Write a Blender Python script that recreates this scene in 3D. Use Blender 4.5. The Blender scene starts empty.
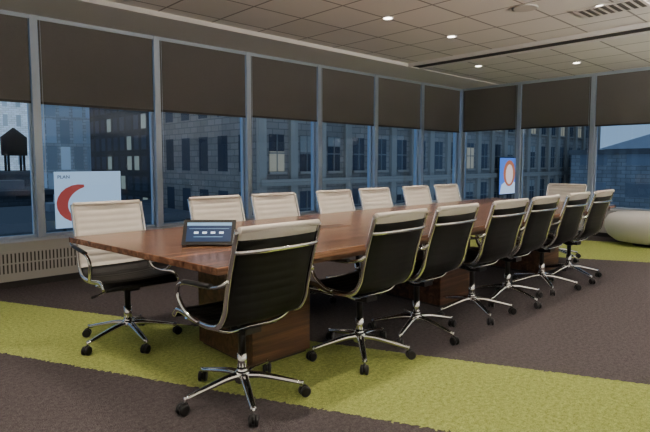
import bpy, bmesh, math, random
from mathutils import Vector, Matrix
random.seed(4)
S=bpy.context.scene
COL=S.collection

# ---------------------------------------------------------------- materials
def mat(name,col,rough=.6,metal=0,spec=.5,emit=None,estr=0):
    m=bpy.data.materials.new(name); m.use_nodes=True
    b=m.node_tree.nodes['Principled BSDF']
    b.inputs['Base Color'].default_value=(*col,1)
    b.inputs['Roughness'].default_value=rough
    b.inputs['Metallic'].default_value=metal
    b.inputs['Specular IOR Level'].default_value=spec
    if emit:
        b.inputs['Emission Color'].default_value=(*emit,1)
        b.inputs['Emission Strength'].default_value=estr
    return m
def N(m,t,**k):
    n=m.node_tree.nodes.new(t)
    for a,v in k.items(): setattr(n,a,v)
    return n
def L(m,a,b): m.node_tree.links.new(a,b)
def coords(m,scale=(1,1,1),rot=(0,0,0)):
    tc=N(m,'ShaderNodeTexCoord'); mp=N(m,'ShaderNodeMapping')
    mp.inputs['Scale'].default_value=scale; mp.inputs['Rotation'].default_value=rot
    L(m,tc.outputs['Object'],mp.inputs['Vector']); return mp.outputs['Vector']
def ramp(m,fac,stops):
    r=N(m,'ShaderNodeValToRGB'); e=r.color_ramp.elements
    e[0].position=stops[0][0]; e[0].color=(*stops[0][1],1)
    e[1].position=stops[1][0]; e[1].color=(*stops[1][1],1)
    for p,c in stops[2:]:
        x=e.new(p); x.color=(*c,1)
    L(m,fac,r.inputs['Fac']); return r.outputs['Color']
def math_(m,op,a,b=None):
    n=N(m,'ShaderNodeMath',operation=op)
    for i,v in enumerate((a,b)):
        if v is None: continue
        if isinstance(v,(int,float)): n.inputs[i].default_value=v
        else: L(m,v,n.inputs[i])
    return n.outputs[0]
def mixc(m,f,a,b,bt='MIX'):
    n=N(m,'ShaderNodeMix',data_type='RGBA',blend_type=bt)
    for i,v in ((0,f),(6,a),(7,b)):
        if isinstance(v,(int,float)): n.inputs[i].default_value=v
        elif isinstance(v,tuple): n.inputs[i].default_value=(*v,1)
        else: L(m,v,n.inputs[i])
    return n.outputs[2]
def bump(m,h,strength=.2,dist=.01):
    b=N(m,'ShaderNodeBump'); b.inputs['Strength'].default_value=strength; b.inputs['Distance'].default_value=dist
    L(m,h,b.inputs['Height']); L(m,b.outputs['Normal'],m.node_tree.nodes['Principled BSDF'].inputs['Normal'])
def base(m): return m.node_tree.nodes['Principled BSDF'].inputs['Base Color']

# carpet with diagonal green bands
carpet=mat('carpet',(.1,.09,.085),.95,spec=.05)
v=coords(carpet)
sx=N(carpet,'ShaderNodeSeparateXYZ'); L(carpet,v,sx.inputs[0])
nz=N(carpet,'ShaderNodeTexNoise'); nz.inputs['Scale'].default_value=45; nz.inputs['Detail'].default_value=4; L(carpet,v,nz.inputs['Vector'])
nz2=N(carpet,'ShaderNodeTexNoise'); nz2.inputs['Scale'].default_value=150; nz2.inputs['Detail'].default_value=2; L(carpet,v,nz2.inputs['Vector'])
s=math_(carpet,'ADD',math_(carpet,'MULTIPLY',sx.outputs['X'],2.0),sx.outputs['Y'])
s=math_(carpet,'ADD',s,math_(carpet,'MULTIPLY',math_(carpet,'SUBTRACT',nz.outputs['Fac'],.5),.16))
def band(a,b): return math_(carpet,'MULTIPLY',math_(carpet,'GREATER_THAN',s,a),math_(carpet,'LESS_THAN',s,b))
g=math_(carpet,'ADD',band(5.2,7.2),band(16.2,20.0))
var=math_(carpet,'ADD',math_(carpet,'MULTIPLY',nz2.outputs['Fac'],1.1),math_(carpet,'MULTIPLY',nz.outputs['Fac'],.8))
var=math_(carpet,'MULTIPLY',math_(carpet,'SUBTRACT',var,.6),1.6)
brown=mixc(carpet,var,(.030,.025,.026),(.097,.084,.086))
green=mixc(carpet,var,(.115,.145,.032),(.41,.46,.145))
cc=mixc(carpet,g,brown,green)
L(carpet,cc,base(carpet)); bump(carpet,nz2.outputs['Fac'],.7,.008)

# ceiling tiles
tiles=mat('ceiling_tile',(.7,.67,.63),.9,spec=.1)
v=coords(tiles)
bk=N(tiles,'ShaderNodeTexBrick'); bk.offset=0; bk.inputs['Scale'].default_value=1
bk.inputs['Brick Width'].default_value=.61; bk.inputs['Row Height'].default_value=.61
bk.inputs['Mortar Size'].default_value=.011; bk.inputs['Mortar Smooth'].default_value=.1
bk.inputs['Color1'].default_value=(.84,.82,.79,1); bk.inputs['Color2'].default_value=(.79,.77,.745,1); bk.inputs['Mortar'].default_value=(.34,.33,.32,1)
L(tiles,v,bk.inputs['Vector']); L(tiles,bk.outputs['Color'],base(tiles))
gyp=mat('gypsum_paint',(.82,.81,.80),.8,spec=.2)
wallp=mat('wall_paint',(.70,.68,.65),.85,spec=.2)
conv=mat('convector_enamel',(.46,.445,.42),.45)
slotm=mat('grille_dark',(.03,.027,.025),.7)
alu=mat('mullion_aluminium',(.42,.49,.58),.4,.5)
white=mat('trim_white',(.8,.78,.75),.6)
black=mat('black_metal',(.012,.012,.012),.5)
shade=mat('roller_shade_fabric',(.085,.076,.068),.9,spec=.1)
v=coords(shade,(1,1,1)); wv=N(shade,'ShaderNodeTexNoise'); wv.inputs['Scale'].default_value=300; L(shade,v,wv.inputs['Vector'])
L(shade,mixc(shade,wv.outputs['Fac'],(.10,.095,.092),(.17,.164,.16)),base(shade))
chrome=mat('polished_chrome',(.88,.88,.88),.08,1)
leather_b=mat('black_leather',(.005,.005,.005),.5,spec=.2)
leather_c=mat('cream_leather',(.88,.83,.76),.5,spec=.3)
plast=mat('black_plastic',(.01,.01,.01),.45,spec=.3)
# walnut
def walnut(name,dark=1.0,rough=.3,spec=.5):
    m=mat(name,(.2,.1,.05),rough,spec=spec)
    v=coords(m,(.5,9,9))
    n1=N(m,'ShaderNodeTexNoise'); n1.inputs['Scale'].default_value=2.2; n1.inputs['Detail'].default_value=7; n1.inputs['Distortion'].default_value=.9; L(m,v,n1.inputs['Vector'])
    v2=coords(m,(2,60,60)); n2=N(m,'ShaderNodeTexNoise'); n2.inputs['Scale'].default_value=3; n2.inputs['Detail'].default_value=4; L(m,v2,n2.inputs['Vector'])
    f=math_(m,'ADD',math_(m,'MULTIPLY',n1.outputs['Fac'],.72),math_(m,'MULTIPLY',n2.outputs['Fac'],.28))
    c=ramp(m,f,[(.34,tuple(k*dark for k in (.060,.028,.015))),(.68,tuple(k*dark for k in (.37,.195,.112))),(.5,tuple(k*dark for k in (.175,.087,.048)))])
    L(m,c,base(m)); return m
wood=walnut('walnut_veneer',.95,.22,.6)
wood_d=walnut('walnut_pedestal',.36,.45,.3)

# ---------------------------------------------------------------- mesh helpers
def obj(name,bm,mats,parent=None,smooth=False,bevel=0):
    me=bpy.data.meshes.new(name); bm.normal_update(); bm.to_mesh(me); bm.free()
    for m in (mats if isinstance(mats,(list,tuple)) else [mats]): me.materials.append(m)
    if smooth:
        for p in me.polygons: p.use_smooth=True
    o=bpy.data.objects.new(name,me); COL.objects.link(o)
    if parent: o.parent=parent
    if bevel:
        b=o.modifiers.new('bevel','BEVEL'); b.width=bevel; b.segments=2; b.limit_method='ANGLE'
    return o
def box(bm,x0,x1,y0,y1,z0,z1,mi=0):
    vs=[bm.verts.new((x,y,z)) for x in (x0,x1) for y in (y0,y1) for z in (z0,z1)]
    for f in ((0,1,3,2),(4,6,7,5),(0,4,5,1),(2,3,7,6),(0,2,6,4),(1,5,7,3)):
        fc=bm.faces.new([vs[i] for i in f]); fc.material_index=mi
def boxo(name,b,m,parent=None,bevel=0):
    bm=bmesh.new(); box(bm,*b); return obj(name,bm,m,parent,bevel=bevel)
def empty(name,loc=(0,0,0),rz=0,parent=None):
    e=bpy.data.objects.new(name,None); e.location=loc; e.rotation_euler=(0,0,rz); e.empty_display_size=.1
    COL.objects.link(e)
    if parent: e.parent=parent
    return e
def catmull(pts,n=8):
    P=[Vector(p) for p in pts]; out=[]
    for i in range(len(P)-1):
        p0=P[i-1] if i else 2*P[0]-P[1]; p1=P[i]; p2=P[i+1]; p3=P[i+2] if i+2<len(P) else 2*P[-1]-P[-2]
        for k in range(n):
            t=k/n
            out.append(.5*((2*p1)+(p2-p0)*t+(2*p0-5*p1+4*p2-p3)*t*t+(3*p1-p0-3*p2+p3)*t**3))
    out.append(P[-1]); return out
def tube(bm,pts,ra,rb=None,seg=10,mi=0,closed=False,ref=Vector((1,0,0))):
    n=len(pts); rings=[]
    for i,p in enumerate(pts):
        p=Vector(p)
        t=(Vector(pts[min(i+1,n-1)])-Vector(pts[max(i-1,0)])).normalized()
        a=ref-t*ref.dot(t)
        if a.length<.05: a=Vector((0,0,1))-t*t.z
        if a.length<.05: a=Vector((0,1,0))-t*t.y
        a.normalize(); b=t.cross(a)
        r1=ra[i] if isinstance(ra,list) else ra
        r2=(rb[i] if isinstance(rb,list) else rb) if rb else r1
        rings.append([bm.verts.new(p+a*math.cos(2*math.pi*k/seg)*r1+b*math.sin(2*math.pi*k/seg)*r2) for k in range(seg)])
    for i in range(n-1):
        for k in range(seg):
            f=bm.faces.new((rings[i][k],rings[i][(k+1)%seg],rings[i+1][(k+1)%seg],rings[i+1][k])); f.material_index=mi; f.smooth=True
    for r in (rings[0][::-1],rings[-1]):
        f=bm.faces.new(r); f.material_index=mi
def lathe(bm,prof,seg=20,axis_m=Matrix(),mi=0):
    rings=[]
    for r,z in prof:
        rings.append([bm.verts.new(axis_m@Vector((r*math.cos(2*math.pi*k/seg),r*math.sin(2*math.pi*k/seg),z))) for k in range(seg)])
    for i in range(len(rings)-1):
        for k in range(seg):
            f=bm.faces.new((rings[i][k],rings[i][(k+1)%seg],rings[i+1][(k+1)%seg],rings[i+1][k])); f.material_index=mi; f.smooth=True
    for r in (rings[0][::-1],rings[-1]):
        f=bm.faces.new(r); f.material_index=mi

# ---------------------------------------------------------------- room shell
X0,X1,Y0,Y1=-3.0,9.25,-3.0,5.86
ZC=2.70
boxo('floor',(X0-.1,X1+.25,Y0-.1,Y1+.25,-.12,0),carpet)
bm=bmesh.new(); box(bm,X0-.1,X1+.25,Y0-.1,Y1+.25,ZC+.03,ZC+.2); ceil=obj('ceiling',bm,tiles)
boxo('trim_soffit_band',(X0,X1,5.06,Y1+.2,ZC-.02,ZC+.0295),gyp)
boxo('trim_dropped_tile_field',(6.80,X1,Y0+.01,5.055,ZC-.01,ZC+.0295),tiles)
boxo('wall_left',(X0-.1,X0,Y0,Y1+.2,0,ZC+.03),wallp)
boxo('wall_rear',(X0,X1+.2,Y0-.1,Y0,0,ZC+.03),wallp)
bm=bmesh.new(); box(bm,6.48,6.52,Y0+.01,5.055,ZC-.02,ZC+.029,0); box(bm,6.52,6.76,Y0+.01,5.055,ZC-.006,ZC+.029,1); box(bm,6.76,6.795,Y0+.01,5.055,ZC-.03,ZC+.029,0)
obj('trim_linear_air_slot',bm,[gyp,slotm])
boxo('wall_window_side',(X0,X1+.2,Y1,Y1+.2,0,.42),wallp)
boxo('wall_far',(X1,X1+.2,Y0,Y1,0,.42),wallp)
boxo('trim_head_1',(X0,X1+.2,Y1,Y1+.2,ZC-.06,ZC-.021),alu)
boxo('trim_head_2',(X1,X1+.2,Y0,Y1,ZC-.06,ZC+.03),alu)

# glass
glass=bpy.data.materials.new('tinted_window_glass'); glass.use_nodes=True
nt=glass.node_tree; nt.nodes.clear()
o_=nt.nodes.new('ShaderNodeOutputMaterial'); mx=nt.nodes.new('ShaderNodeMixShader')
tr=nt.nodes.new('ShaderNodeBsdfTransparent'); tr.inputs[0].default_value=(.50,.70,.92,1)
gl=nt.nodes.new('ShaderNodeBsdfGlossy'); gl.inputs['Roughness'].default_value=.01; gl.inputs[0].default_value=(.85,.92,1,1)
fr=nt.nodes.new('ShaderNodeFresnel'); fr.inputs[0].default_value=1.45
nt.links.new(fr.outputs[0],mx.inputs[0]); nt.links.new(tr.outputs[0],mx.inputs[1]); nt.links.new(gl.outputs[0],mx.inputs[2]); nt.links.new(mx.outputs[0],o_.inputs[0])

mullX=[1.5+1.29*k for k in range(-3,6)]
edges=[X0]+mullX+[X1]
wn=1
def window(along,a,b,n):
    e=empty('window_%d'%n)
    def B(nm,u0,u1,w0,w1,z0,z1,m,bev=0):
        if along=='x': return boxo(nm,(u0,u1,Y1+w0,Y1+w1,z0,z1),m,e,bev)
        return boxo(nm,(X1+w0,X1+w1,u0,u1,z0,z1),m,e,bev)
    bm=bmesh.new()
    if along=='x': q=[(a+.03,Y1+.1,.46),(b-.03,Y1+.1,.46),(b-.03,Y1+.1,ZC-.06),(a+.03,Y1+.1,ZC-.06)]
    else: q=[(X1+.1,a+.03,.46),(X1+.1,b-.03,.46),(X1+.1,b-.03,ZC-.06),(X1+.1,a+.03,ZC-.06)]
    bm.faces.new([bm.verts.new(c) for c in q]); obj('glass_pane',bm,glass,e)
    B('frame_bottom',a+.02,b-.02,.05,.13,.42,.475,alu)
    B('frame_side_a',a+.03,a+.055,.06,.12,.475,ZC-.06,alu)
    B('frame_side_b',b-.055,b-.03,.06,.12,.475,ZC-.06,alu)
    r=empty('roller_shade')
    zb=1.84+random.uniform(-.012,.012)
    def R(nm,u0,u1,w0,w1,z0,z1,m):
        if along=='x': return boxo(nm,(u0,u1,Y1+w0,Y1+w1,z0,z1),m,r)
        return boxo(nm,(X1+w0,X1+w1,u0,u1,z0,z1),m,r)
    R('fabric',a+.045,b-.045,.012,.015,zb,ZC-.025,shade)
    R('hem_bar',a+.045,b-.045,.006,.021,zb-.025,zb,black)
    R('pull_chain',a+.06,a+.064,.004,.008,1.1,ZC-.025,alu)
for i in range(len(edges)-1):
    window('x',edges[i],edges[i+1],wn); wn+=1
mullY=[4.64-1.29*k for k in range(0,6)]
ed=[Y0]+mullY[::-1]+[Y1]
for i in range(len(ed)-1):
    window('y',ed[i],ed[i+1],wn); wn+=1
bm=bmesh.new()
for x in mullX: box(bm,x-.035,x+.035,Y1-.01,Y1+.16,.45,ZC-.022)
for y in mullY: box(bm,X1-.01,X1+.16,y-.035,y+.035,.45,ZC-.022)
box(bm,X1-.02,X1+.17,Y1-.02,Y1+.17,.45,ZC-.022)
obj('trim_mullions',bm,alu)
boxo('trim_sill_1',(X0,X1-.2,Y1-.2,Y1+.05,.43,.447),conv)
boxo('trim_sill_2',(X1-.2,X1+.05,Y0,Y1+.05,.43,.447),conv)
def convector(name,along):
    e=empty(name); bm=bmesh.new()
    if along=='x':
        A0=X0+.01; W=Y1-.002
        box(bm,A0,X1-.22,Y1-.18,W,.07,.428); box(bm,A0,X1-.22,Y1-.16,W,0,.07,1)
        x=X0+.1
        while x<X1-1.3:
            box(bm,x,x+.92,Y1-.186,Y1-.18,.13,.36,0)
            k=x+.03
            while k<x+.89:
                box(bm,k,k+.012,Y1-.189,Y1-.186,.15,.235,1); box(bm,k,k+.012,Y1-.189,Y1-.186,.25,.34,1); k+=.034
            box(bm,x+.97,x+.975,Y1-.183,Y1-.18,.07,.428,1)
            box(bm,x+1.0,x+1.16,Y1-.188,Y1-.18,.27,.38,0)
            for q in range(5): box(bm,x+1.015,x+1.145,Y1-.191,Y1-.188,.285+q*.018,.293+q*.018,1)
            x+=1.29
    else:
        box(bm,X1-.18,X1-.002,Y0+.01,Y1-.22,.07,.428); box(bm,X1-.16,X1-.002,Y0+.01,Y1-.22,0,.07,1)
    obj('convector_body',bm,[conv,slotm],e)
convector('perimeter_heater','x'); convector('perimeter_heater','y')

# ---------------------------------------------------------------- ceiling fixtures
lampm=mat('lamp_lens',(1,1,1),.5,emit=(1,.92,.80),estr=12)
LN=[]
for x in (.75-1.18,.75,1.93,3.11,4.30,5.48):
    for y in (3.63,1.95): LN.append((x,y))
LN+= [(7.25,4.31),(8.08,3.18),(7.5,1.6),(7.9,0),(-1.6,1.9),(1.9,-.4),(4.3,-.4),(5.9,-.4),(-.4,-.4),(-.4,-2.2),(1.9,-2.2),(4.3,-2.2),(5.9,-2.2),(-2.2,-.4),(-2.2,3.6)]
for (x,y) in LN:
    e=empty('recessed_downlight',(x,y,ZC+.03 if x<6.8 else ZC-.01))
    bm=bmesh.new(); lathe(bm,[(.064,-.001),(.064,-.008),(.045,-.008),(.045,-.001)],24); obj('trim_ring',bm,white,e)
    bm=bmesh.new(); lathe(bm,[(.0445,-.002),(.0445,-.009)],24); obj('lens',bm,lampm,e)
    l=bpy.data.lights.new('downlight_lamp','SPOT'); l.energy=(88 if x<6.8 else 60) if y>1 else 12; l.color=(1,.86,.70); l.spot_size=math.radians(96); l.spot_blend=.8; l.shadow_soft_size=.04
    lo=bpy.data.objects.new('lamp',l); COL.objects.link(lo); lo.parent=e; lo.location=(0,0,-.03)
# fill lights on stands, added out of view to brighten the ceiling
for (x,y,en) in ((-1.8,-2.2,60),(1.5,-2.2,200),(4.6,-1.6,410),(7.6,-1.4,520),(-2.2,2.2,70)):
    e=empty('added_fill_light',(x,y,0))
    bm=bmesh.new(); lathe(bm,[(.15,0),(.15,.02),(.012,.03),(.012,1.75),(.06,1.78),(.2,1.86),(.19,1.86),(.02,1.79)],24); obj('fill_light_stand',bm,black,e)
    l=bpy.data.lights.new('ceiling_fill','AREA'); l.shape='DISK'; l.size=.3; l.energy=en; l.color=(1,.92,.81)
    lo=bpy.data.objects.new('ceiling_fill',l); COL.objects.link(lo); lo.parent=e; lo.location=(0,0,1.88); lo.rotation_euler=(math.pi,0,0)
bm=bmesh.new(); box(bm,5.45,5.8,1.6,2.2,ZC+.015,ZC+.029,0)
for q in range(8): box(bm,5.48,5.77,1.63+q*.07,1.67+q*.07,ZC+.012,ZC+.015,1)
obj('ceiling_air_vent',bm,[white,mat('vent_slot',(.12,.11,.10),.7)])
bm=bmesh.new(); lathe(bm,[(.12,-.001),(.12,-.01),(.105,-.014)],28); o=obj('ceiling_speaker',bm,mat('speaker_grille',(.55,.53,.51),.7)); o.location=(5.01,2.48,ZC+.03)

# ---------------------------------------------------------------- table
TE=empty('conference_table')
def prism(bm,pts,z0,z1):
    lo=[bm.verts.new((x,y,z0)) for x,y in pts]; hi=[bm.verts.new((x,y,z1)) for x,y in pts]
    bm.faces.new(lo[::-1]); bm.faces.new(hi); n=len(pts)
    for i in range(n): bm.faces.new((lo[i],lo[(i+1)%n],hi[(i+1)%n],hi[i]))
ty0,ty1=2.03,3.54
bm=bmesh.new(); prism(bm,[(1.23,ty0),(6.42,ty0),(6.45,ty1),(1.06,ty1)],.705,.74); obj('table_top',bm,wood,TE,bevel=.003)
bm=bmesh.new(); box(bm,1.3,6.38,ty0+.05,ty1-.05,.67,.705); obj('under_frame',bm,wood_d,TE)
for i,x in enumerate((1.72,3.62,5.5)):
    bm=bmesh.new(); box(bm,x,x+.45,2.46,3.08,.02,.67); obj('pedestal_%d'%(i+1),bm,wood_d,TE,bevel=.004)
    bm=bmesh.new(); box(bm,x+.02,x+.43,2.48,3.06,0,.02); obj('plinth_%d'%(i+1),bm,black,TE)
bm=bmesh.new()
for x in (2.5,3.9,5.2): box(bm,x,x+.32,2.72,2.86,.740,.7415)
obj('power_hatch',bm,mat('brushed_hatch',(.08,.04,.025),.35),TE)

# ---------------------------------------------------------------- chair meshes
prof=catmull([(0,-.325,.925),(0,-.30,.84),(0,-.262,.715),(0,-.235,.61),(0,-.215,.53),(0,-.165,.465),(0,-.08,.445),(0,.05,.45),(0,.16,.465),(0,.225,.462),(0,.262,.43)],16)
def build_sling():
    bm=bmesh.new(); n=len(prof); s=0; W=.232; ws=[-1,-.93,-.5,0,.5,.93,1]
    F=[];Bk=[];ss=[]
    for i,p in enumerate(prof):
        if i: s+=(prof[i]-prof[i-1]).length
        ss.append(s)
        t=(prof[min(i+1,n-1)]-prof[max(i-1,0)]).normalized()
        nn=Vector((0,-t.z,t.y))
        if nn.y<0 and nn.z<0: nn=-nn
        rib=abs(math.sin(math.pi*s/.046))**.6
        th=.007+.004*rib
        fr=[];br=[]
        for w in ws:
            e=1 if abs(w)<.95 else .25
            dish=-.012*(1-w*w)
            c=p+nn*dish; c.x=w*W
            fr.append(bm.verts.new(c+nn*th*e)); br.append(bm.verts.new(c-nn*((.006+.002*rib)*e)))
        F.append(fr);Bk.append(br)
    seatstart=.44
    for i in range(n-1):
        cream=ss[i]<seatstart
        for k in range(len(ws)-1):
            f=bm.faces.new((F[i][k],F[i][k+1],F[i+1][k+1],F[i+1][k])); f.material_index=1 if cream else 0; f.smooth=True
            f=bm.faces.new((Bk[i][k],Bk[i+1][k],Bk[i+1][k+1],Bk[i][k+1])); f.material_index=1 if ss[i]<.045 else 0; f.smooth=True
        for k in (0,-1):
            f=bm.faces.new((F[i][k],F[i+1][k],Bk[i+1][k],Bk[i][k])); f.material_index=0
    p=prof[0]; tube(bm,[(-W,p.y-.002,p.z),(W,p.y-.002,p.z)],.0155,seg=14,mi=1,ref=Vector((0,1,0)))
    p=prof[-1]; tube(bm,[(-W,p.y,p.z),(W,p.y,p.z)],.013,seg=12,mi=0,ref=Vector((0,1,0)))
    bmesh.ops.recalc_face_normals(bm,faces=bm.faces)
    me=bpy.data.meshes.new('ribbed_seat_and_back'); bm.to_mesh(me); bm.free(); me.materials.append(leather_b); me.materials.append(leather_c); return me
def finish(bm,name,mats):
    bmesh.ops.recalc_face_normals(bm,faces=bm.faces)
    me=bpy.data.meshes.new(name); bm.to_mesh(me); bm.free()
    for m in mats: me.materials.append(m)
    return me
def build_frame():
    bm=bmesh.new()
    for sgn in (-1,1):
        pts=[Vector((sgn*.243,p.y,p.z)) for p in prof[::3]]
        tube(bm,pts,.009,.015,seg=10,ref=Vector((1,0,0)))
    for z,y,bow in ((.825,-.31,.04),):
        pts=[(math.cos(a)*-.243, y-bow*math.sin(a),z) for a in [math.pi*k/14 for k in range(15)]]
        tube(bm,pts,.006,.010,seg=8,ref=Vector((0,1,0)))
    for y in (-.1,.13):
        pts=catmull([(-.243,y,.445),(-.15,y,.405),(0,y*.6,.39),(.15,y,.405),(.243,y,.445)],5)
        tube(bm,pts,.013,.009,seg=8,ref=Vector((0,1,0)))
    return finish(bm,'side_frame',[chrome])
def build_arms():
    bm=bmesh.new()
    for sg in (-1,1):
        pts=catmull([(sg*.25,-.258,.69),(sg*.275,-.24,.672),(sg*.282,-.15,.652),(sg*.285,0,.645),(sg*.285,.10,.630),(sg*.283,.145,.585),(sg*.275,.12,.52),(sg*.262,.06,.47),(sg*.25,.0,.45)],8)
        tube(bm,pts,.011,.009,seg=10,mi=0)
        pts=catmull([(sg*.283,-.17,.661),(sg*.286,-.05,.654),(sg*.286,.07,.645)],6)
        tube(bm,pts,.016,.011,seg=10,mi=1)
    return finish(bm,'armrests',[chrome,plast])
def build_base():
    bm=bmesh.new()
    lathe(bm,[(.04,.085),(.045,.10),(.042,.135),(.03,.145)],20,mi=0)
    lathe(bm,[(.026,.14),(.026,.24)],18,mi=0); lathe(bm,[(.030,.13),(.030,.155)],18,mi=0); lathe(bm,[(.020,.23),(.020,.37)],14,mi=1)
    lathe(bm,[(.03,.345),(.06,.36),(.06,.385),(.04,.395)],16,mi=1)
    box(bm,-.05,.05,-.10,.09,.36,.392,1)
    tube(bm,[(0.04,0,.37),(.14,.01,.365),(.20,.02,.35),(.235,.025,.345)],.005,seg=8,mi=0,ref=Vector((0,0,1)))
    tube(bm,[(.20,.02,.35),(.245,.027,.343)],.009,seg=8,mi=1,ref=Vector((0,0,1)))
    return finish(bm,'gas_lift',[chrome,plast])
def build_star():
    bm=bmesh.new()
    for k in range(5):
        a=2*math.pi*k/5; d=Vector((math.cos(a),math.sin(a),0)); sd=Vector((-math.sin(a),math.cos(a),0))
        pts=catmull([d*.02+Vector((0,0,.12)),d*.10+Vector((0,0,.116)),d*.22+Vector((0,0,.092)),d*.31+Vector((0,0,.072))],5)
        n=len(pts); ra=[.026-.011*i/(n-1) for i in range(n)]; rb=[.020-.009*i/(n-1) for i in range(n)]
        tube(bm,pts,ra,rb,seg=10,mi=0,ref=sd)
        c=d*.31
        tube(bm,[c+Vector((0,0,.085)),c+Vector((0,0,.045))],.008,seg=8,mi=0,ref=sd)
        b=random.uniform(0,2*math.pi); w=Vector((math.cos(b),math.sin(b),0)); tr_=Vector((-w.y,w.x,0))*.015
        for q in (-1,1):
            cc_=c+tr_+Vector((0,0,.028))
            tube(bm,[cc_+w*q*.006,cc_+w*q*.008,cc_+w*q*.021,cc_+w*q*.024],[.024,.028,.028,.020],seg=16,mi=1,ref=Vector((0,0,1)))
        cc_=c+tr_*.7+Vector((0,0,.036)); tube(bm,[cc_-w*.007,cc_+w*.007],.026,seg=14,mi=1,ref=Vector((0,0,1)))
    return finish(bm,'five_star_base',[chrome,plast])
ME=[('ribbed_seat_and_back',build_sling()),('side_frame',build_frame()),('armrests',build_arms()),('gas_lift',build_base()),('five_star_base',build_star())]
def chair(x,y,rz,star):
    e=empty('office_chair',(x,y,0),rz)
    for nm,me in ME:
        o=bpy.data.objects.new(nm,me); COL.objects.link(o); o.parent=e
        if nm=='five_star_base': o.rotation_euler=(0,0,star)
NX=[1.48,2.37,2.96,3.69,4.28,4.96,5.60]
FX=[1.40,2.27,2.87,3.64,4.25,4.98,5.60]
for i,x in enumerate(NX): chair(x,2.21,random.uniform(-.03,.03),[.5,.2,.9,.4,.7,.1,.5][i])
for i,x in enumerate(FX): chair(x,3.47 if i==0 else 3.43,math.pi+random.uniform(-.03,.03),.3+.37*i)
chair(6.58,2.78,math.pi/2,.3)

# ---------------------------------------------------------------- touch panel
TP=empty('touch_screen_tablet',(1.52,2.60,.7405),math.radians(-42))
tilt=math.radians(30)
R=Matrix.Translation((0,0,.006))@Matrix.Rotation(-tilt,4,'X')
def rb(bm,b,mi):
    n0=len(bm.verts); box(bm,*b,mi); bm.verts.ensure_lookup_table()
    for v_ in bm.verts[n0:]: v_.co=R@v_.co
bm=bmesh.new()
rb(bm,(-.15,.15,-.008,.008,0,.155),0)
rb(bm,(-.128,.128,-.0095,-.008,.02,.137),1)
for k in range(4): rb(bm,(-.085+k*.048,-.060+k*.048,-.0100,-.0095,.068,.08),2)
rb(bm,(-.128,.128,-.0100,-.0095,.118,.137),3); rb(bm,(-.115,.115,-.0100,-.0095,.098,.100),3); rb(bm,(-.085,.08,-.0100,-.0095,.047,.050),3)
o=obj('screen',bm,[plast,mat('tablet_screen',(.005,.008,.014),.35,spec=.15,emit=(.03,.06,.14),estr=.8),mat('tablet_icons',(.5,.6,.7),.4,emit=(.65,.8,1),estr=1.2),mat('tablet_text',(.1,.2,.3),.4,emit=(.2,.42,.7),estr=.7)],TP)
bm=bmesh.new(); vs=[bm.verts.new(c) for c in ((-.13,.02,0),(.13,.02,0),(.13,.14,0),(-.13,.14,0),(-.13,.085,.11),(.13,.085,.11))]
for f in ((0,3,2,1),(0,1,5,4),(3,4,5,2),(0,4,3),(1,2,5)): bm.faces.new([vs[i] for i in f])
obj('stand',bm,plast,TP)

# ---------------------------------------------------------------- pebble bench
bm=bmesh.new(); lathe(bm,[(.30,.03),(.48,.05),(.60,.12),(.66,.22),(.66,.31),(.60,.39),(.48,.43),(.2,.445),(.02,.446)],40)
PB=empty('round_ottoman',(8.62,2.30,0)); o=obj('cushion',bm,mat('ottoman_fabric',(.62,.61,.60),.8),PB,smooth=True); o.scale=(.64,.86,1.1)
bm=bmesh.new(); lathe(bm,[(.18,0),(.18,.04)],30); obj('plinth',bm,black,PB)

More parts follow.
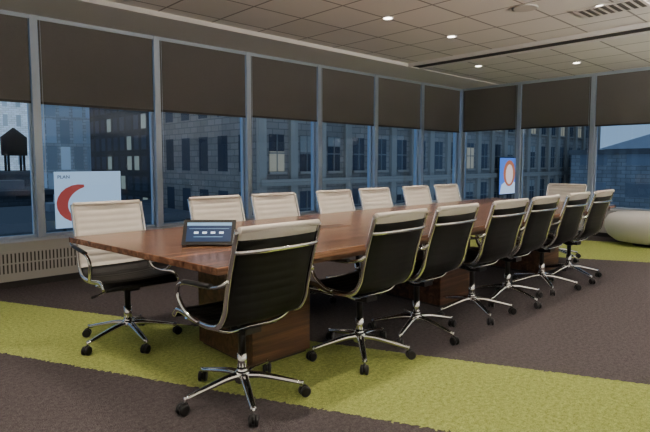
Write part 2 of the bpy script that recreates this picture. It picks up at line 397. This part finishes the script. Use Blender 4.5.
# ---------------------------------------------------------------- city outside
def facade(name,wall,win,lit,bw,rh,mort,litfrac=.85,rough=.7,lstr=1.0,glow=0):
    m=mat(name,wall,rough)
    tc=N(m,'ShaderNodeTexCoord'); sp=N(m,'ShaderNodeSeparateXYZ'); cb=N(m,'ShaderNodeCombineXYZ')
    L(m,tc.outputs['Object'],sp.inputs[0]); L(m,math_(m,'ADD',sp.outputs['X'],sp.outputs['Y']),cb.inputs[0]); L(m,sp.outputs['Z'],cb.inputs[1])
    bk=N(m,'ShaderNodeTexBrick'); bk.offset=0; bk.inputs['Scale'].default_value=1
    bk.inputs['Brick Width'].default_value=bw; bk.inputs['Row Height'].default_value=rh; bk.inputs['Mortar Size'].default_value=mort; bk.inputs['Mortar Smooth'].default_value=0
    bk.inputs['Color1'].default_value=(0,0,0,1); bk.inputs['Color2'].default_value=(1,1,1,1); bk.inputs['Mortar'].default_value=(0,0,0,1)
    L(m,cb.outputs[0],bk.inputs['Vector'])
    nz=N(m,'ShaderNodeTexNoise'); nz.inputs['Scale'].default_value=.4; nz.inputs['Detail'].default_value=6; L(m,tc.outputs['Object'],nz.inputs['Vector'])
    wallc=mixc(m,nz.outputs['Fac'],tuple(k*.6 for k in wall),tuple(min(1,k*1.35) for k in wall))
    mb=N(m,'ShaderNodeTexBrick'); mb.inputs['Scale'].default_value=1; mb.inputs['Brick Width'].default_value=.9; mb.inputs['Row Height'].default_value=.4; mb.inputs['Mortar Size'].default_value=.03
    mb.inputs['Color1'].default_value=(1,1,1,1); mb.inputs['Color2'].default_value=(.72,.72,.72,1); mb.inputs['Mortar'].default_value=(.5,.5,.5,1); L(m,cb.outputs[0],mb.inputs['Vector'])
    wallc=mixc(m,1.0,wallc,mb.outputs['Color'],'MULTIPLY')
    winc=mixc(m,bk.outputs['Color'],win,tuple(k*2.2 for k in win))
    c=mixc(m,bk.outputs['Fac'],winc,wallc)
    L(m,c,base(m))
    b=m.node_tree.nodes['Principled BSDF']
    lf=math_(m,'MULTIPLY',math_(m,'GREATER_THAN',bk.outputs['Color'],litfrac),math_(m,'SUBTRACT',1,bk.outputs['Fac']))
    if glow:  # emission added over the whole facade to brighten it
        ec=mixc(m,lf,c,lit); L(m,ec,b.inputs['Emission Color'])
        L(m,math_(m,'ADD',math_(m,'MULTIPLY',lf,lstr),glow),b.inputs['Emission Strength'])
    else:
        L(m,math_(m,'MULTIPLY',lf,lstr),b.inputs['Emission Strength']); b.inputs['Emission Color'].default_value=(*lit,1)
    return m
fa=facade('pale_tower_facade',(.80,.82,.84),(.22,.25,.28),(.8,.8,.7),2.2,3.6,.7,litfrac=.93,lstr=.3,glow=.75)  # glow added to the wall colour to make the tower brighter
fb=facade('glass_tower_facade',(.40,.46,.52),(.20,.25,.30),(.6,.7,.8),1.6,3.4,.22,litfrac=.9,lstr=.1,glow=.22)  # glow puts haze and extra brightness into the facade colour
fc=facade('dark_tower_facade',(.03,.035,.04),(.03,.036,.05),(.9,.85,.6),1.9,2.2,.35,litfrac=.86,lstr=.3)
fd=facade('stone_facade',(.33,.27,.225),(.018,.022,.032),(1,.75,.45),2.4,3.5,.62,litfrac=.95,lstr=.3)
fe=facade('low_block_facade',(.14,.15,.17),(.05,.06,.07),(.9,.8,.6),2.5,3.2,.6,litfrac=.93,lstr=.3)
snow=mat('roof_snow',(.6,.62,.66),.9)
roofm=mat('roof_gravel',(.13,.13,.14),.9)
def bld(name,b,m,cap=True,units=0):
    e=empty(name); boxo('tower_body',b,m,e)
    bm=bmesh.new(); box(bm,b[0]-.3,b[1]+.3,b[2]-.3,b[3]+.3,b[5],b[5]+.5); obj('parapet',bm,roofm if cap else m,e)
    if units:
        bm=bmesh.new()
        for i in range(units):
            x=random.uniform(b[0]+1,b[1]-3); y=random.uniform(b[2]+.5,b[3]-3); h=random.uniform(.4,1.0)
            box(bm,x,x+random.uniform(1,2.5),y,y+2,b[5]+.5,b[5]+.5+h)
            tube(bm,[(x-.5,y,b[5]+.5),(x-.5,y,b[5]+.5+h*1.7)],.08,seg=6)
        obj('rooftop_units',bm,mat('rooftop_metal',(.30,.31,.33),.6),e)
    return e
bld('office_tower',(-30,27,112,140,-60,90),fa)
bld('rooftop_block',(-10,26,97,109,-60,-.8),fe)
wt=empty('water_tower',(21.7,99,-.3)); bm=bmesh.new(); lathe(bm,[(1.9,2.6),(1.95,5.6),(.1,7.2)],20)
for a in range(4): 
    c=(math.cos(a*1.571+.78)*1.6,math.sin(a*1.571+.78)*1.6); tube(bm,[(c[0],c[1],.01),(c[0],c[1],2.7)],.2,seg=6)
obj('tank_and_legs',bm,mat('weathered_wood',(.012,.010,.010),.9),wt)
bld('rooftop_block',(2,16.6,60,70,-60,-2.2),fe,True,6)
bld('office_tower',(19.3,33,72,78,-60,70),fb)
bld('office_tower',(23.7,35.2,50,69,-60,80),fc)
bld('rooftop_block',(-4,17.6,33,45,-60,-2.7),fe,True,7)
bld('rooftop_block',(18.6,26,40.5,48,-60,-2.9),fe,False)
e=bld('stone_building',(18,72,25,39,-60,60),fd)
bm=bmesh.new()
k=-25+2.4*18
while k<72: box(bm,k-.28,k+.28,24.75,25,-60,60,0); k+=2.4
for z in (-14,-7,0,7,14): box(bm,18,72,24.6,25,z-.22,z+.18,0)
for i in range(18,41):
    cx=-25+2.4*(i+.5)
    if cx>71: break
    for j in range(-4,5):
        cz=3.5*(j+.5)
        box(bm,cx-.66,cx+.66,24.8,25,cz-1.26,cz-1.12,0)
        box(bm,cx-.58,cx+.58,24.93,25,cz-.04,cz+.05,1)
        box(bm,cx-.03,cx+.03,24.94,25,cz-1.12,cz+1.12,1)
        r_=random.random()
        if r_<.3: box(bm,cx-.56,cx+.56,24.96,24.99,cz+.05+random.random()*.5,cz+1.1,2)
        elif r_<.42: box(bm,cx-.56,cx+.56,24.96,24.99,cz-1.1,cz+.1+random.random()*.8,3)
obj('pilasters_and_cornice',bm,[facade('limestone',(.37,.305,.25),(.3,.25,.2),(0,0,0),50,50,.01,2,lstr=0),mat('sash_paint',(.16,.16,.16),.6),mat('window_blind',(.30,.28,.25),.8),mat('lit_room',(.3,.25,.2),.8,emit=(1,.70,.38),estr=.3)],e)
bld('rooftop_block',(58,80,-20,23,-60,2.0),facade('grey_block_facade',(.34,.36,.39),(.12,.14,.17),(1,.8,.5),4.5,3.2,.9,litfrac=.97,lstr=.2))
bm=bmesh.new(); vs=[bm.verts.new(c) for c in ((60,-20,2.6),(60,21,2.6),(75,21,2.6),(75,-20,2.6),(68,-18,5.4),(68,15,5.4))]
for f in ((0,1,5,4),(2,3,4,5),(0,4,3),(1,2,5),(0,3,2,1)): bm.faces.new([vs[i] for i in f])
obj('hipped_snow_roof',bm,snow)
boxo('street_ground',(-150,250,8,300,-61,-60),mat('asphalt',(.05,.05,.055),.9))
BB=empty('billboard',(8.4,30,-2.35))
boxo('panel',(0,3.5,0,.15,0,3.05),mat('billboard_white',(.75,.78,.8),.6,emit=(.9,.9,.9),estr=.5),BB)
red=mat('billboard_red',(.6,.06,.04),.6,emit=(.9,.10,.05),estr=.4); ink=mat('billboard_ink',(.12,.14,.2),.6)
bm=bmesh.new()
def poly(bm,pts,y=-.02,mi=0):
    f=bm.faces.new([bm.verts.new((a,y,b)) for a,b in pts]); f.material_index=mi
out=[];inn=[]
for k in range(13):
    t=k/12; a=math.radians(100+150*t); r=1.25; w_=.42*math.sin(math.pi*(t*.9+.08))
    out.append((1.7+(r+w_)*math.cos(a),1.25+(r*.8+w_)*math.sin(a))); inn.append((1.7+(r-w_*.4)*math.cos(a),1.25+(r*.8-w_*.4)*math.sin(a)))
out=[(x,max(.05,z)) for x,z in out]; inn=[(x,max(.08,z)) for x,z in inn]
for k in range(12): poly(bm,[out[k],out[k+1],inn[k+1],inn[k]])
poly(bm,[(1.3,.2),(2.9,.35),(2.9,.42),(1.3,.34)],-.022,1)
obj('printed_figure',bm,[red,ink],BB)
def text(body,loc,size,m,parent,rz=0):
    c=bpy.data.curves.new('lettering','FONT'); c.body=body; c.size=size; c.extrude=.01
    o=bpy.data.objects.new('lettering',c); COL.objects.link(o); o.rotation_euler=(math.pi/2,0,rz); o.location=loc; c.materials.append(m); o.parent=parent
text('PLAN',(.12,-.03,2.68),.26,ink,BB)
bm=bmesh.new()
for x in (.4,3.0): box(bm,x,x+.15,.2,.35,-.6,1)
obj('posts',bm,black,BB)
SG=empty('lit_sign',(19.4,39.9,-1.9))
boxo('panel',(0,4.3,0,.2,0,1.5),mat('sign_board',(.01,.015,.02),.4),SG); text('OUR WORLD',(.25,-.03,.5),.68,mat('sign_letters',(.6,.7,.8),.5,emit=(.8,.88,.95),estr=1.6),SG)
e=empty('illuminated_poster',(45.2,24.4,-1.8))
boxo('frame',(-.1,3.5,0,.1,-.1,3.5),black,e)
boxo('print',(0,3.4,-.05,0,0,3.4),mat('poster_blue',(.1,.2,.5),.5,emit=(.10,.20,.6),estr=1.2),e)
bm=bmesh.new()
poly(bm,[(.0,0),(3.4,0),(3.2,.9),(2.4,1.25),(1.2,1.25),(.3,.9)],-.06,1)
poly(bm,[(1.75+1.0*math.cos(a)*1.15,1.95+1.25*math.sin(a)) for a in [2*math.pi*k/16 for k in range(16)]],-.065,2)
poly(bm,[(1.75+.7*math.cos(a),1.85+.95*math.sin(a)) for a in [2*math.pi*k/16 for k in range(16)]],-.07,0)
obj('portrait',bm,[mat('poster_skin',(.7,.4,.3),.5,emit=(1,.55,.4),estr=1.5),mat('poster_coat',(.7,.7,.7),.5,emit=(.8,.75,.8),estr=1.1),mat('poster_hair',(.3,.1,.05),.5,emit=(.8,.18,.05),estr=1.0)],e)

# ---------------------------------------------------------------- world
w=bpy.data.worlds.new('dusk_sky'); S.world=w; w.use_nodes=True
nt=w.node_tree; bg=nt.nodes['Background']
tc=nt.nodes.new('ShaderNodeTexCoord'); sp=nt.nodes.new('ShaderNodeSeparateXYZ'); rp=nt.nodes.new('ShaderNodeValToRGB')
rp.color_ramp.elements[0].position=0.0; rp.color_ramp.elements[0].color=(.42,.50,.60,1); rp.color_ramp.elements[1].position=.6; rp.color_ramp.elements[1].color=(.22,.30,.42,1)
nt.links.new(tc.outputs['Generated'],sp.inputs[0]); nt.links.new(sp.outputs['Z'],rp.inputs[0]); nt.links.new(rp.outputs[0],bg.inputs[0]); bg.inputs[1].default_value=1.15

# ---------------------------------------------------------------- camera
cam=bpy.data.cameras.new('camera'); co=bpy.data.objects.new('camera',cam); COL.objects.link(co); S.camera=co
F=520; cam.sensor_width=36; cam.lens=F/650*36
yaw=math.radians(46.9); pit=math.radians(4.5)
d=Vector((math.cos(yaw)*math.cos(pit),math.sin(yaw)*math.cos(pit),-math.sin(pit)))
co.location=(0,0,1.22); co.rotation_euler=d.to_track_quat('-Z','Y').to_euler()
cam.shift_y=-(54-F*math.tan(pit))/650
cam.clip_end=600
